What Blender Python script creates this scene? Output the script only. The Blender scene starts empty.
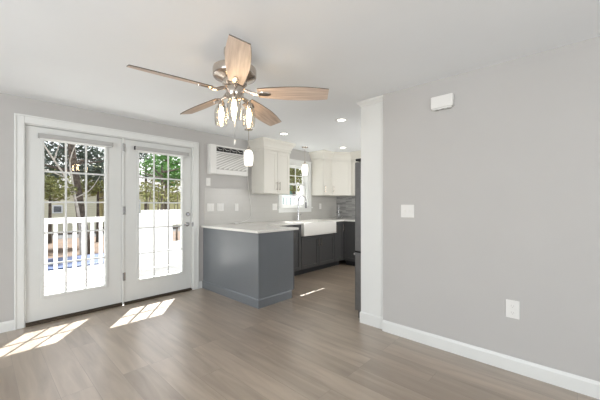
import bpy, bmesh, math, random
from mathutils import Vector, Matrix
S = bpy.context.scene
COL = S.collection
PI = math.pi
R = math.radians

# ------------------------------------------------------------ camera, sky, sun, lights, exposure
cd = bpy.data.cameras.new('camera')
cd.sensor_width = 36.0
cd.lens = 298.44 / 600 * 36
cd.shift_y = 3.7 / 600
cd.clip_start = 0.05
cd.clip_end = 300
cam = bpy.data.objects.new('camera', cd)
cam.location = (0, 0, 1.2535)
cam.rotation_euler = (R(90), 0, -0.82206)
COL.objects.link(cam)
S.camera = cam
S.view_settings.view_transform = 'Standard'
S.view_settings.look = 'None'
S.view_settings.exposure = 0.05
S.view_settings.gamma = 1.0
S.view_settings.use_curve_mapping = False

w = bpy.data.worlds.new('world')
S.world = w
w.use_nodes = True
wn = w.node_tree
bg = wn.nodes['Background']
sky = wn.nodes.new('ShaderNodeTexSky')
sky.sky_type = 'NISHITA'
sky.sun_disc = False
sky.sun_elevation = R(46.7)
sky.sun_rotation = R(37)
sky.dust_density = 3.0
sky.ozone_density = 1.0
whiten = wn.nodes.new('ShaderNodeMixRGB')
whiten.inputs[0].default_value = 0.55
whiten.inputs[2].default_value = (8.5, 8.6, 8.8, 1)
wn.links.new(sky.outputs[0], whiten.inputs[1])
wn.links.new(whiten.outputs[0], bg.inputs[0])
bg.inputs[1].default_value = 0.22

SUNDIR = Vector((-.605, -.796, -1.06))
sd = bpy.data.lights.new('sun', 'SUN')
sd.energy = 19
sd.angle = R(0.55)
sd.color = (1.0, 0.985, 0.965)
sun = bpy.data.objects.new('sun', sd)
sun.rotation_euler = SUNDIR.to_track_quat('-Z', 'Y').to_euler()
sun.location = (8, 12, 14)
COL.objects.link(sun)

def area(name, loc, rot, sx, sy, power, color=(1, 1, 1)):
    l = bpy.data.lights.new(name, 'AREA')
    l.shape = 'RECTANGLE'; l.size = sx; l.size_y = sy; l.energy = power; l.color = color
    o = bpy.data.objects.new(name, l); o.location = loc; o.rotation_euler = rot
    COL.objects.link(o); return o
# added soft fill lamps: two standing in for window daylight, one brightening the kitchen
area('added_fill_light', (-0.4, -2.66, 1.35), (R(118), 0, 0), 2.2, 1.5, 62, (.935, .968, 1))
area('added_fill_light', (-2.86, 0.9, 1.35), (R(118), 0, R(-90)), 2.4, 1.5, 120, (.935, .968, 1))
area('added_fill_light', (4.6, 1.02, 1.5), (R(100), 0, 0), 1.2, 1.0, 30, (1, .99, .97))

# ------------------------------------------------------------ helpers
def lin(c):
    return tuple(((v / 255) / 12.92 if v / 255 <= .04045 else ((v / 255 + .055) / 1.055) ** 2.4) for v in c) + (1,)

def mat(name, rgb, rough=.5, metal=0, noise=.03, scale=12, bump=0, spec=.5, coat=0, bscale=None):
    m = bpy.data.materials.new(name); m.use_nodes = True
    nt = m.node_tree; p = nt.nodes['Principled BSDF']
    c = lin(rgb)
    p.inputs['Roughness'].default_value = rough
    p.inputs['Metallic'].default_value = metal
    p.inputs['Specular IOR Level'].default_value = spec
    p.inputs['Coat Weight'].default_value = coat
    tc = nt.nodes.new('ShaderNodeTexCoord')
    n = nt.nodes.new('ShaderNodeTexNoise'); n.inputs['Scale'].default_value = scale; n.inputs['Detail'].default_value = 4
    nt.links.new(tc.outputs['Object'], n.inputs['Vector'])
    r = nt.nodes.new('ShaderNodeValToRGB')
    r.color_ramp.elements[0].position = .3; r.color_ramp.elements[1].position = .7
    r.color_ramp.elements[0].color = tuple(v * (1 - noise) for v in c[:3]) + (1,)
    r.color_ramp.elements[1].color = tuple(min(1, v * (1 + noise)) for v in c[:3]) + (1,)
    nt.links.new(n.outputs['Fac'], r.inputs[0]); nt.links.new(r.outputs[0], p.inputs['Base Color'])
    if bump:
        b = nt.nodes.new('ShaderNodeBump'); b.inputs['Strength'].default_value = bump; b.inputs['Distance'].default_value = .002
        n2 = nt.nodes.new('ShaderNodeTexNoise'); n2.inputs['Scale'].default_value = bscale or scale * 8
        nt.links.new(tc.outputs['Object'], n2.inputs['Vector'])
        nt.links.new(n2.outputs['Fac'], b.inputs['Height']); nt.links.new(b.outputs[0], p.inputs['Normal'])
    return m

def glass_mat(name, tint=(1, 1, 1), refl=1.0, ior=1.45):
    m = bpy.data.materials.new(name); m.use_nodes = True
    nt = m.node_tree; nt.nodes.clear()
    out = nt.nodes.new('ShaderNodeOutputMaterial'); mx = nt.nodes.new('ShaderNodeMixShader')
    t = nt.nodes.new('ShaderNodeBsdfTransparent'); t.inputs[0].default_value = tuple(tint) + (1,)
    g = nt.nodes.new('ShaderNodeBsdfGlossy'); g.inputs['Roughness'].default_value = .01
    # Schlick reflectance, the same for both faces of a pane
    f = nt.nodes.new('ShaderNodeLayerWeight'); f.inputs['Blend'].default_value = .5
    pw = nt.nodes.new('ShaderNodeMath'); pw.operation = 'POWER'; pw.inputs[1].default_value = 5
    mu = nt.nodes.new('ShaderNodeMath'); mu.operation = 'MULTIPLY_ADD'; mu.inputs[1].default_value = .9 * refl; mu.inputs[2].default_value = .04 * refl
    nt.links.new(f.outputs['Facing'], pw.inputs[0]); nt.links.new(pw.outputs[0], mu.inputs[0]); nt.links.new(mu.outputs[0], mx.inputs[0])
    nt.links.new(t.outputs[0], mx.inputs[1]); nt.links.new(g.outputs[0], mx.inputs[2]); nt.links.new(mx.outputs[0], out.inputs[0])
    return m

def emis(name, rgb, strength):
    m = bpy.data.materials.new(name); m.use_nodes = True
    p = m.node_tree.nodes['Principled BSDF']
    p.inputs['Base Color'].default_value = lin(rgb)
    p.inputs['Emission Color'].default_value = lin(rgb); p.inputs['Emission Strength'].default_value = strength
    p.inputs['Roughness'].default_value = .4
    return m

class MB:
    def __init__(s): s.b = bmesh.new()
    def box(s, x0, y0, z0, x1, y1, z1, bev=0):
        x0, x1 = sorted((x0, x1)); y0, y1 = sorted((y0, y1)); z0, z1 = sorted((z0, z1))
        r = bmesh.ops.create_cube(s.b, size=1)
        vs = r['verts']
        for v in vs:
            v.co = Vector(((x0 + x1) / 2 + v.co.x * (x1 - x0), (y0 + y1) / 2 + v.co.y * (y1 - y0), (z0 + z1) / 2 + v.co.z * (z1 - z0)))
        if bev:
            es = list({e for v in vs for e in v.link_edges})
            bmesh.ops.bevel(s.b, geom=es, offset=min(bev, (x1 - x0) * .45, (y1 - y0) * .45, (z1 - z0) * .45), segments=2, profile=.5, affect='EDGES')
        return s
    def tube(s, pts, r, n=10, cap=True):
        pts = [Vector(p) for p in pts]; rs = r if isinstance(r, (list, tuple)) else [r] * len(pts)
        rings = []; up = None
        for i, p in enumerate(pts):
            d = (pts[min(i + 1, len(pts) - 1)] - pts[max(i - 1, 0)]).normalized()
            if up is None:
                up = Vector((0, 0, 1)) if abs(d.z) < .9 else Vector((1, 0, 0))
            a = d.cross(up).normalized(); bb = a.cross(d).normalized(); up = bb
            rings.append([s.b.verts.new(p + (a * math.cos(t * 2 * PI / n) + bb * math.sin(t * 2 * PI / n)) * rs[i]) for t in range(n)])
        for i in range(len(rings) - 1):
            for t in range(n):
                s.b.faces.new((rings[i][t], rings[i][(t + 1) % n], rings[i + 1][(t + 1) % n], rings[i + 1][t]))
        if cap:
            s.b.faces.new(rings[0][::-1]); s.b.faces.new(rings[-1])
        return s
    def lathe(s, prof, c=(0, 0, 0), n=24, M=None):
        rings = []
        for (r, z) in prof:
            ring = []
            for t in range(n):
                v = Vector((max(r, .0003) * math.cos(t * 2 * PI / n), max(r, .0003) * math.sin(t * 2 * PI / n), z))
                if M: v = M @ v
                ring.append(s.b.verts.new(v + Vector(c)))
            rings.append(ring)
        for i in range(len(rings) - 1):
            for t in range(n):
                s.b.faces.new((rings[i][t], rings[i][(t + 1) % n], rings[i + 1][(t + 1) % n], rings[i + 1][t]))
        return s
    def sweep(s, path, prof):
        """prof: (out, z) with out to the right of the path's direction; mitred corners"""
        P = [Vector((p[0], p[1])) for p in path]; rings = []
        for i, p in enumerate(P):
            ns = []
            if i > 0: d = (P[i] - P[i - 1]).normalized(); ns.append(Vector((d.y, -d.x)))
            if i < len(P) - 1: d = (P[i + 1] - P[i]).normalized(); ns.append(Vector((d.y, -d.x)))
            n = ns[0] if len(ns) == 1 else (ns[0] + ns[1]).normalized()
            k = 1 / max(.3, n.dot(ns[0]))
            rings.append([s.b.verts.new((p.x + n.x * o * k, p.y + n.y * o * k, z)) for o, z in prof])
        m = len(prof)
        for i in range(len(rings) - 1):
            for t in range(m):
                s.b.faces.new((rings[i][t], rings[i + 1][t], rings[i + 1][(t + 1) % m], rings[i][(t + 1) % m]))
        s.b.faces.new(rings[0]); s.b.faces.new(rings[-1][::-1])
        return s
    def prism(s, pts, z0, z1):
        a = [s.b.verts.new((x, y, z0)) for x, y in pts]; b = [s.b.verts.new((x, y, z1)) for x, y in pts]
        n = len(pts)
        s.b.faces.new(a[::-1]); s.b.faces.new(b)
        for i in range(n): s.b.faces.new((a[i], a[(i + 1) % n], b[(i + 1) % n], b[i]))
        return s
    def build(s, name, m, parent=None, world=True, smooth=False):
        if smooth == 'auto' or smooth:
            for f in s.b.faces: f.smooth = True
        bmesh.ops.recalc_face_normals(s.b, faces=s.b.faces)
        if parent is not None and world:
            r = parent
            while r.parent is not None: r = r.parent
            M = Matrix.Translation(r.location) @ r.rotation_euler.to_matrix().to_4x4()
            s.b.transform(M.inverted())
        me = bpy.data.meshes.new(name); s.b.to_mesh(me); s.b.free()
        me.materials.append(m)
        o = bpy.data.objects.new(name, me); COL.objects.link(o)
        if parent is not None: o.parent = parent
        if smooth:
            try: me.set_sharp_from_angle(angle=R(40))
            except Exception: pass
        return o

def tag(o, label, cat, group=None, kind=None):
    o['label'] = label; o['category'] = cat
    if group: o['group'] = group
    if kind: o['kind'] = kind
    return o
def thing(name, label, cat, loc=(0, 0, 0), rz=0, group=None, kind=None):
    o = bpy.data.objects.new(name, None); o.empty_display_size = .1
    o.location = loc; o.rotation_euler = (0, 0, rz); COL.objects.link(o)
    return tag(o, label, cat, group, kind)
def dup(root, loc, rz=None, label=None):
    r = root.copy(); COL.objects.link(r); r.location = loc
    if rz is not None: r.rotation_euler = (0, 0, rz)
    if label: r['label'] = label
    for ch in list(root.children):
        c = ch.copy(); COL.objects.link(c); c.parent = r
        for g in list(ch.children):
            d = g.copy(); COL.objects.link(d); d.parent = c
    return r

# ------------------------------------------------------------ materials
M = {}
M['wall'] = mat('greige wall paint', (186, 184, 181), .75, noise=.012, scale=3, bump=.08, bscale=180, spec=.3)
M['ceil'] = mat('flat white ceiling paint', (241, 244, 246), .9, noise=.01, scale=2, bump=.05, bscale=150, spec=.2)
M['trim'] = mat('white semigloss trim paint', (221, 222, 219), .38, noise=.008, scale=5)
M['door'] = mat('white door paint', (212, 213, 210), .35, noise=.01, scale=5)
M['cabwhite'] = mat('off white cabinet paint', (222, 219, 210), .38, noise=.01, scale=5)
M['cabgrey'] = mat('slate grey cabinet paint', (112, 116, 120), .28, spec=.7, noise=.02, scale=5)
M['cabdark'] = mat('dark grey cabinet paint', (74, 74, 74), .35, noise=.02, scale=5)
M['toe'] = mat('dark toe kick', (44, 45, 47), .6)
M['quartz'] = mat('white quartz', (232, 230, 224), .16, noise=.03, scale=6)
M['ceramic'] = mat('white fireclay', (238, 236, 230), .14, noise=.01)
M['nickel'] = mat('brushed nickel', (196, 186, 176), .22, metal=1, noise=.05, scale=40)
M['chrome'] = mat('satin chrome', (188, 188, 190), .2, metal=1)
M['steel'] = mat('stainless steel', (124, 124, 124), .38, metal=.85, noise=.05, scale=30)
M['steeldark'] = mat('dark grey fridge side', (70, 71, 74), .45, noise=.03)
M['black'] = mat('black plastic', (26, 26, 27), .5)
M['bronze'] = mat('dark bronze threshold', (74, 64, 52), .5, metal=.4)
M['shade'] = mat('grey shade fabric', (176, 175, 172), .8, bump=.3, bscale=300)
M['plastic'] = mat('white plastic', (226, 225, 221), .4, noise=.01)
M['plasticshadow'] = mat('recess shade grey', (186, 184, 180), .6)  # shade of slots and vent recesses put into the plastic's colour
M['opal'] = emis('lit opal glass', (255, 250, 240), 1.7)
M['can'] = emis('lit recessed lens', (255, 250, 240), 6)
M['bulb'] = emis('lit filament bulb', (255, 222, 178), 45)
M['glass'] = glass_mat('window glass', (.97, .98, .98), .8)
M['jar'] = glass_mat('clear jar glass', (.96, .95, .93), 1.6)
M['vinyl'] = mat('white vinyl', (238, 239, 240), .5)
M['deck'] = mat('sun bleached deck boards', (214, 212, 208), .8, noise=.05, scale=3)
M['clearglass'] = glass_mat('clear glassware', (.88, .89, .89), 2.5)

def wood_blade():
    m = bpy.data.materials.new('washed oak blade'); m.use_nodes = True
    nt = m.node_tree; p = nt.nodes['Principled BSDF']; p.inputs['Roughness'].default_value = .45
    tc = nt.nodes.new('ShaderNodeTexCoord'); mp = nt.nodes.new('ShaderNodeMapping'); mp.inputs['Scale'].default_value = (2, 28, 28)
    n = nt.nodes.new('ShaderNodeTexNoise'); n.inputs['Scale'].default_value = 2.2; n.inputs['Detail'].default_value = 6
    r = nt.nodes.new('ShaderNodeValToRGB'); r.color_ramp.elements[0].color = lin((186, 166, 150)); r.color_ramp.elements[1].color = lin((222, 204, 189))
    r.color_ramp.elements[0].position = .3; r.color_ramp.elements[1].position = .7
    nt.links.new(tc.outputs['Object'], mp.inputs[0]); nt.links.new(mp.outputs[0], n.inputs[0]); nt.links.new(n.outputs['Fac'], r.inputs[0]); nt.links.new(r.outputs[0], p.inputs['Base Color'])
    return m
M['blade'] = wood_blade()
M['bladeedge'] = mat('dark blade edge', (84, 74, 66), .5)

def floor_mat():
    m = bpy.data.materials.new('grey brown vinyl planks'); m.use_nodes = True
    nt = m.node_tree; p = nt.nodes['Principled BSDF']; L = nt.links.new
    tc = nt.nodes.new('ShaderNodeTexCoord'); sp = nt.nodes.new('ShaderNodeSeparateXYZ'); cb = nt.nodes.new('ShaderNodeCombineXYZ')
    L(tc.outputs['Object'], sp.inputs[0]); L(sp.outputs['Y'], cb.inputs['X']); L(sp.outputs['X'], cb.inputs['Y'])
    br = nt.nodes.new('ShaderNodeTexBrick')
    br.offset = .37; br.offset_frequency = 3; br.squash = 1
    br.inputs['Scale'].default_value = 1; br.inputs['Brick Width'].default_value = 1.22; br.inputs['Row Height'].default_value = .18
    br.inputs['Mortar Size'].default_value = .0012; br.inputs['Mortar Smooth'].default_value = .3
    br.inputs['Color1'].default_value = (0, 0, 0, 1); br.inputs['Color2'].default_value = (1, 1, 1, 1); br.inputs['Mortar'].default_value = (.5, .5, .5, 1)
    L(cb.outputs[0], br.inputs['Vector'])
    # grain, shifted plank by plank
    ad = nt.nodes.new('ShaderNodeVectorMath'); ad.operation = 'MULTIPLY_ADD'; ad.inputs[1].default_value = (7, 13, 5)
    L(br.outputs['Color'], ad.inputs[0]); 
    mp = nt.nodes.new('ShaderNodeMapping'); mp.inputs['Scale'].default_value = (1.0, 9, 1)
    L(cb.outputs[0], mp.inputs[0]); L(mp.outputs[0], ad.inputs[2])
    n = nt.nodes.new('ShaderNodeTexNoise'); n.inputs['Scale'].default_value = 1.6; n.inputs['Detail'].default_value = 6; n.inputs['Distortion'].default_value = .6
    L(ad.outputs[0], n.inputs['Vector'])
    r = nt.nodes.new('ShaderNodeValToRGB')
    r.color_ramp.elements[0].position = .28; r.color_ramp.elements[0].color = lin((146, 130, 113))
    r.color_ramp.elements[1].position = .72; r.color_ramp.elements[1].color = lin((181, 165, 147))
    L(n.outputs['Fac'], r.inputs[0])
    r2 = nt.nodes.new('ShaderNodeValToRGB')
    r2.color_ramp.elements[0].color = (.80, .79, .78, 1); r2.color_ramp.elements[1].color = (1.06, 1.06, 1.06, 1)
    L(br.outputs['Color'], r2.inputs[0])
    mx = nt.nodes.new('ShaderNodeMixRGB'); mx.blend_type = 'MULTIPLY'; mx.inputs[0].default_value = 1
    L(r.outputs[0], mx.inputs[1]); L(r2.outputs[0], mx.inputs[2])
    mo = nt.nodes.new('ShaderNodeMixRGB'); mo.inputs[2].default_value = lin((96, 82, 70))
    fm = nt.nodes.new('ShaderNodeMath'); fm.operation = 'MULTIPLY'; fm.inputs[1].default_value = .6
    L(br.outputs['Fac'], fm.inputs[0]); L(fm.outputs[0], mo.inputs[0]); L(mx.outputs[0], mo.inputs[1])
    L(mo.outputs[0], p.inputs['Base Color'])
    p.inputs['Roughness'].default_value = .34
    p.inputs['Specular IOR Level'].default_value = .8
    p.inputs['Coat Weight'].default_value = .8; p.inputs['Coat Roughness'].default_value = .3
    b = nt.nodes.new('ShaderNodeBump'); b.inputs['Strength'].default_value = .12; b.inputs['Distance'].default_value = .002
    L(n.outputs['Fac'], b.inputs['Height']); L(b.outputs[0], p.inputs['Normal'])
    return m
M['floor'] = floor_mat()

def tile_mat(name, c1, c2, mortar, bw, rh, ax, rough=.25, ms=.0015):
    m = bpy.data.materials.new(name); m.use_nodes = True
    nt = m.node_tree; p = nt.nodes['Principled BSDF']; L = nt.links.new
    tc = nt.nodes.new('ShaderNodeTexCoord'); sp = nt.nodes.new('ShaderNodeSeparateXYZ'); cb = nt.nodes.new('ShaderNodeCombineXYZ')
    L(tc.outputs['Object'], sp.inputs[0]); L(sp.outputs[ax], cb.inputs['X']); L(sp.outputs['Z'], cb.inputs['Y'])
    br = nt.nodes.new('ShaderNodeTexBrick'); br.offset = .43
    br.inputs['Scale'].default_value = 1; br.inputs['Brick Width'].default_value = bw; br.inputs['Row Height'].default_value = rh
    br.inputs['Mortar Size'].default_value = ms
    br.inputs['Color1'].default_value = lin(c1); br.inputs['Color2'].default_value = lin(c2); br.inputs['Mortar'].default_value = lin(mortar)
    L(cb.outputs[0], br.inputs['Vector']); L(br.outputs['Color'], p.inputs['Base Color']); p.inputs['Roughness'].default_value = rough
    return m
M['splash'] = tile_mat('pale grey glossy tile', (184, 182, 177), (188, 186, 181), (177, 175, 170), .30, .10, 'X', .3)
M['mosaic'] = tile_mat('grey stone strip mosaic', (132, 132, 131), (182, 181, 178), (146, 145, 143), .16, .022, 'Y', .3)

# ------------------------------------------------------------ room shell
XR, YB, CZ = 2.7188, 4.1042, 2.33
XK, YF, XL, YK = 5.664, -2.75, -2.95, 0.95
T = .15
def struct(name, mb, m, label, cat, parent=None):
    o = mb.build(name, m, parent)
    if parent is None: tag(o, label, cat, kind='structure')
    return o
struct('floor', MB().box(XL, YF, -.1, XK, YB, 0), M['floor'], 'grey brown wood-look plank floor running through the whole room', 'floor')
struct('ceiling', MB().box(XL - T, YF - T, CZ, XK + T, YB + T, CZ + .12), M['ceil'], 'flat white ceiling over room and kitchen', 'ceiling')
DX0, DX1, DZ = .30, 2.13, 2.082     # patio door opening
WX0, WX1, WZ0, WZ1 = 3.90, 4.665, 1.185, 2.03   # kitchen window opening
b = MB()
b.box(XL - T, YB, -.1, DX0, YB + T, CZ); b.box(DX0, YB, DZ, DX1, YB + T, CZ)
b.box(DX1, YB, -.1, WX0, YB + T, CZ); b.box(WX0, YB, -.1, WX1, YB + T, WZ0); b.box(WX0, YB, WZ1, WX1, YB + T, CZ)
b.box(WX1, YB, -.1, XK + T, YB + T, CZ)
struct('wall_back', b, M['wall'], 'greige wall with the double glass doors and kitchen window', 'wall')
b = MB(); b.box(XR, YF, -.1, XR + T, YK + .0, CZ); b.box(XR, YK, -.1, 2.757, 1.407, CZ)
struct('wall_right', b, M['wall'], 'plain greige wall at the right with switch and outlet', 'wall')
b = MB(); b.box(2.87, YK - T, -.1, 4.0, YK, CZ); b.box(5.2, YK - T, -.1, XK + T, YK, CZ); b.box(4.0, YK - T, -.1, 5.2, YK, 1.0); b.box(4.0, YK - T, 2.0, 5.2, YK, CZ)
struct('wall_kitchen_front', b, M['wall'], 'greige kitchen wall behind the fridge', 'wall')
struct('wall_kitchen_right', MB().box(XK, YK, -.1, XK + T, YB, CZ), M['wall'], 'far kitchen wall at the end of the counter run', 'wall')
b = MB(); b.box(XL - T, YF, -.1, XL, -.3, CZ); b.box(XL - T, 2.1, -.1, XL, YB, CZ); b.box(XL - T, -.3, -.1, XL, 2.1, .6); b.box(XL - T, -.3, 2.1, XL, 2.1, CZ)
struct('wall_left', b, M['wall'], 'greige wall with a wide window left of the camera', 'wall')
b = MB(); b.box(XL, YF - T, -.1, -1.5, YF, CZ); b.box(.7, YF - T, -.1, XR + T, YF, CZ); b.box(-1.5, YF - T, -.1, .7, YF, .6); b.box(-1.5, YF - T, 2.1, .7, YF, CZ)
struct('wall_front', b, M['wall'], 'greige wall with a wide window behind the camera', 'wall')

# baseboards
BP = [(0, 0), (.013, 0), (.013, .082), (.009, .092), (.006, .100), (0, .100)]
def base(name, path, label, prof=BP, z=0):
    struct(name, MB().sweep(path, prof), M['trim'], label, 'baseboard')
base('baseboard_back_left', [(XL, YB), (.238, YB)], 'white baseboard left of the glass doors')
base('baseboard_back_right', [(2.204, YB), (2.263, YB)], 'short white baseboard between door casing and grey peninsula')
base('baseboard_right', [(XR, 1.407), (XR, YF)], 'long white baseboard along the plain right wall', [(0, 0), (.014, 0), (.014, .088), (.009, .1), (.006, .108), (0, .108)])

# door casing
CP = [(0, 0)]
b = MB()
c0, c1, cz = .238, 2.204, 2.153
yc = YB - .018
b.box(c0, yc, 0, DX0 + .012, YB, cz, .003); b.box(DX1 - .005, yc, 0, c1, YB, cz, .003); b.box(DX0 + .012, yc, DZ - .012, DX1 - .005, YB, cz, .003)
b.box(c0, yc - .008, 0, c0 + .016, yc, cz, .003); b.box(c1 - .016, yc - .008, 0, c1, yc, cz, .003); b.box(c0 + .016, yc - .008, cz - .016, c1 - .016, yc, cz, .003)
struct('trim_1', b, M['trim'], 'white casing around the pair of glass doors', 'door casing')
# jambs + mullion + head
b = MB()
b.box(DX0, YB, .0, DX0 + .022, YB + T, DZ); b.box(DX1 - .022, YB, 0, DX1, YB + T, DZ); b.box(DX0 + .022, YB, DZ - .022, DX1 - .022, YB + T, DZ)
b.box(1.203, YB + .002, 0.005, 1.222, YB + T, DZ - .022, .002)
struct('trim_2', b, M['trim'], 'white jambs and centre mullion between the two glass doors', 'door frame')
b = MB(); b.box(DX0 + .022, YB - .012, 0, 1.203, YB + T, .022, .004); b.box(1.222, YB - .012, 0, DX1 - .022, YB + T, .022, .004)
b.box(DX0 + .022, YB + .012, .022, 1.203, YB + T, .034); b.box(1.222, YB + .03, .022, DX1 - .022, YB + T, .030)
struct('trim_3', b, M['bronze'], 'dark bronze threshold under the glass doors', 'threshold')

def glass_door(name, label, x0, x1, z0, gx0, gx1, gz0, gz1, yf):
    t = thing(name, label, 'door', ((x0 + x1) / 2, yf, z0), kind='structure')
    z1 = DZ - .026
    b = MB(); y2 = yf + .044
    b.box(x0, yf, z0, gx0, y2, z1); b.box(gx1, yf, z0, x1, y2, z1); b.box(gx0, yf, z0, gx1, y2, gz0); b.box(gx0, yf, gz1, gx1, y2, z1)
    b.build('door_leaf', M['door'], t)
    # raised lite frame around the glass
    b = MB(); f = .03
    prof = [(0, 0), (.012, 0), (.010, .0)]
    b.box(gx0 - f, yf - .011, gz0 - f, gx0, yf, gz1 + f, .004); b.box(gx1, yf - .011, gz0 - f, gx1 + f, yf, gz1 + f, .004)
    b.box(gx0, yf - .011, gz0 - f, gx1, yf, gz0, .004); b.box(gx0, yf - .011, gz1, gx1, yf, gz1 + f, .004)
    b.build('lite_frame', M['door'], t)
    MB().box(gx0, yf + .020, gz0, gx1, yf + .026, gz1).build('glass_pane', M['glass'], t)
    b = MB(); bw = .009
    for i in (1, 2):
        x = gx0 + (gx1 - gx0) * i / 3; b.box(x - bw, yf + .004, gz0, x + bw, yf + .020, gz1, .003)
    for i in range(1, 5):
        z = gz0 + (gz1 - gz0) * i / 5; b.box(gx0, yf + .0045, z - bw, gx1, yf + .0195, z + bw, .003)
    b.build('muntin_grid', M['door'], t)
    return t
LX = (.326, 1.200); RX = (1.226, 2.104)
d1 = glass_door('door_1', 'left fixed glass door panel with fifteen panes, railing behind', LX[0], LX[1], .036, .470, 1.024, .285, 1.925, YB + .018)
d2 = glass_door('door_2', 'right glass door with fifteen panes, lever handle and deadbolt', RX[0], RX[1], .032, 1.400, 1.968, .285, 1.920, YB + .018)
yd = YB + .018
for z in (1.90, 1.12, .30):
    b = MB(); b.tube([(1.2135, yd - .012, z), (1.2135, yd - .012, z + .1)], .008, 8); b.box(1.2135, yd - .009, z, 1.240, yd, z + .1)
    b.build('hinge', M['chrome'], d2)
b = MB(); b.lathe([(0, 0), (.032, 0), (.032, .008), (.026, .014), (.014, .016), (.014, .045), (0, .045)], (2.044, yd, .958), 20, Matrix.Rotation(R(90), 3, 'X'))
b.tube([(2.044, yd - .042, .958), (2.03, yd - .05, .960), (2.005, yd - .054, .957), (1.98, yd - .050, .953)], [.011, .011, .009, .007], 10)
b.build('lever_handle', M['chrome'], d2, smooth=True)
b = MB(); b.lathe([(0, 0), (.030, 0), (.030, .010), (.024, .018), (0, .018)], (2.052, yd, 1.102), 20, Matrix.Rotation(R(90), 3, 'X')); b.box(2.046, yd - .036, 1.086, 2.058, yd - .016, 1.118, .003)
b.build('deadbolt_turn', M['chrome'], d2, smooth=True)
b = MB(); b.box(2.100, YB - .022, .925, 2.118, YB - .0185, .985, .002); b.build('strike_plate', M['chrome'], d2)

# rolled shades over the glass
def shade(x0, x1, z0, z1, label):
    t = thing('roller_shade', label, 'blind', ((x0 + x1) / 2, yd, z0), group='rolled shades on the glass doors')
    b = MB(); b.box(x0 + .006, yd - .048, z0, x1 - .006, yd - .011, z1, .006); b.build('cassette', M['shade'], t)
    for x in (x0, x1 - .006): 
        b = MB(); b.box(x, yd - .049, z0 - .001, x + .006, yd - .011, z1 + .001, .002); b.build('end_cap', M['black'] if (x == x0 and x0 > 1) else M['shade'], t)
    b = MB(); b.box(x0 + .01, yd - .043, z0 - .012, x1 - .01, yd - .020, z0, .003); b.build('bottom_rail', M['trim'], t)
shade(.418, 1.098, 1.938, 1.985, 'grey rolled shade across the top of the left glass door')
shade(1.338, 2.045, 1.936, 1.982, 'grey rolled shade with dark end cap on the right glass door')

# ------------------------------------------------------------ kitchen window
b = MB(); y0 = YB - .018
X0, X1, Z0, Z1 = 3.815, 4.75, 1.085, 2.115
b.box(X0, y0, Z0 + .08, WX0, YB, Z1, .003); b.box(WX1, y0, Z0 + .08, X1, YB, Z1, .003); b.box(WX0, y0, WZ1, WX1, YB, Z1, .003)
b.box(X0, y0, Z0, X1, YB, Z0 + .08, .003)
b.box(X0 - .02, YB - .045, Z0 + .078, X1 + .02, YB, WZ0, .004)
b.box(X0 - .01, y0 - .01, Z1 - .012, X1 + .01, YB, Z1 + .01, .003)
struct('trim_4', b, M['trim'], 'white casing and sill around the kitchen window', 'window casing')
t = thing('window_1', 'white double hung kitchen window with divided panes over the sink', 'window', ((WX0 + WX1) / 2, YB + .06, WZ0), kind='structure')
b = MB()
b.box(WX0, YB, WZ0, WX0 + .02, YB + T, WZ1); b.box(WX1 - .02, YB, WZ0, WX1, YB + T, WZ1); b.box(WX0 + .02, YB, WZ1 - .02, WX1 - .02, YB + T, WZ1); b.box(WX0 + .02, YB, WZ0, WX1 - .02, YB + T, WZ0 + .02)
b.build('window_frame', M['trim'], t)
def sash(z0, z1, y, name):
    b = MB(); a0, a1 = WX0 + .021, WX1 - .021; f = .034
    b.box(a0, y, z0, a0 + f, y + .03, z1, .002); b.box(a1 - f, y, z0, a1, y + .03, z1, .002); b.box(a0 + f, y, z0, a1 - f, y + .03, z0 + f, .002); b.box(a0 + f, y, z1 - f, a1 - f, y + .03, z1, .002)
    for i in (1, 2):
        x = a0 + f + (a1 - a0 - 2 * f) * i / 3; b.box(x - .008, y + .004, z0 + f, x + .008, y + .014, z1 - f)
    zm = (z0 + z1) / 2; b.box(a0 + f, y + .005, zm - .008, a1 - f, y + .013, zm + .008)
    s = b.build(name, M['trim'], t)
    MB().box(a0 + f, y + .015, z0 + f, a1 - f, y + .020, z1 - f).build('glass_pane', M['glass'], s)
sash(1.628, 2.009, YB + .095, 'upper_sash'); sash(1.206, 1.662, YB + .060, 'lower_sash')

# ------------------------------------------------------------ backsplash
b = MB(); b.box(2.30, YB - .008, .931, X0 - .001, YB, 1.494); b.box(X0 - .001, YB - .008, .931, X1 + .001, YB, Z0 - .001); b.box(X1 + .001, YB - .008, .931, XK - .008, YB, 1.42)
tag(b.build('tile_backsplash', M['splash']), 'pale grey tile backsplash on the sink wall', 'backsplash', kind='structure')
tag(MB().box(XK - .009, 1.9, .931, XK, YB - .008, 1.42).build('stone_backsplash', M['mosaic']), 'grey stone strip mosaic backsplash in the far corner', 'backsplash', kind='structure')

# ------------------------------------------------------------ cabinets (local: x along width, front face at y = 0 facing -y)
def shaker(x0, x1, z0, z1, y, rail=.055, th=.02):
    b = MB()
    b.box(x0, y - th, z0, x0 + rail, y, z1, .0015); b.box(x1 - rail, y - th, z0, x1, y, z1, .0015)
    b.box(x0 + rail, y - th, z0, x1 - rail, y, z0 + rail, .0015); b.box(x0 + rail, y - th, z1 - rail, x1 - rail, y, z1, .0015)
    b.box(x0 + rail, y - th + .009, z0 + rail, x1 - rail, y, z1 - rail)
    return b
def bar_handle(x, z, L, y, vert=True):
    b = MB(); h = L / 2
    if vert:
        b.tube([(x, y - .032, z - h), (x, y - .032, z + h)], .0055, 8); ends = [(x, z - h * .75), (x, z + h * .75)]
    else:
        b.tube([(x - h, y - .032, z), (x + h, y - .032, z)], .0055, 8); ends = [(x - h * .75, z), (x + h * .75, z)]
    for (a, c) in ends: b.tube([(a, y - .03, c), (a, y, c)], .0045, 8)
    return b
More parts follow.
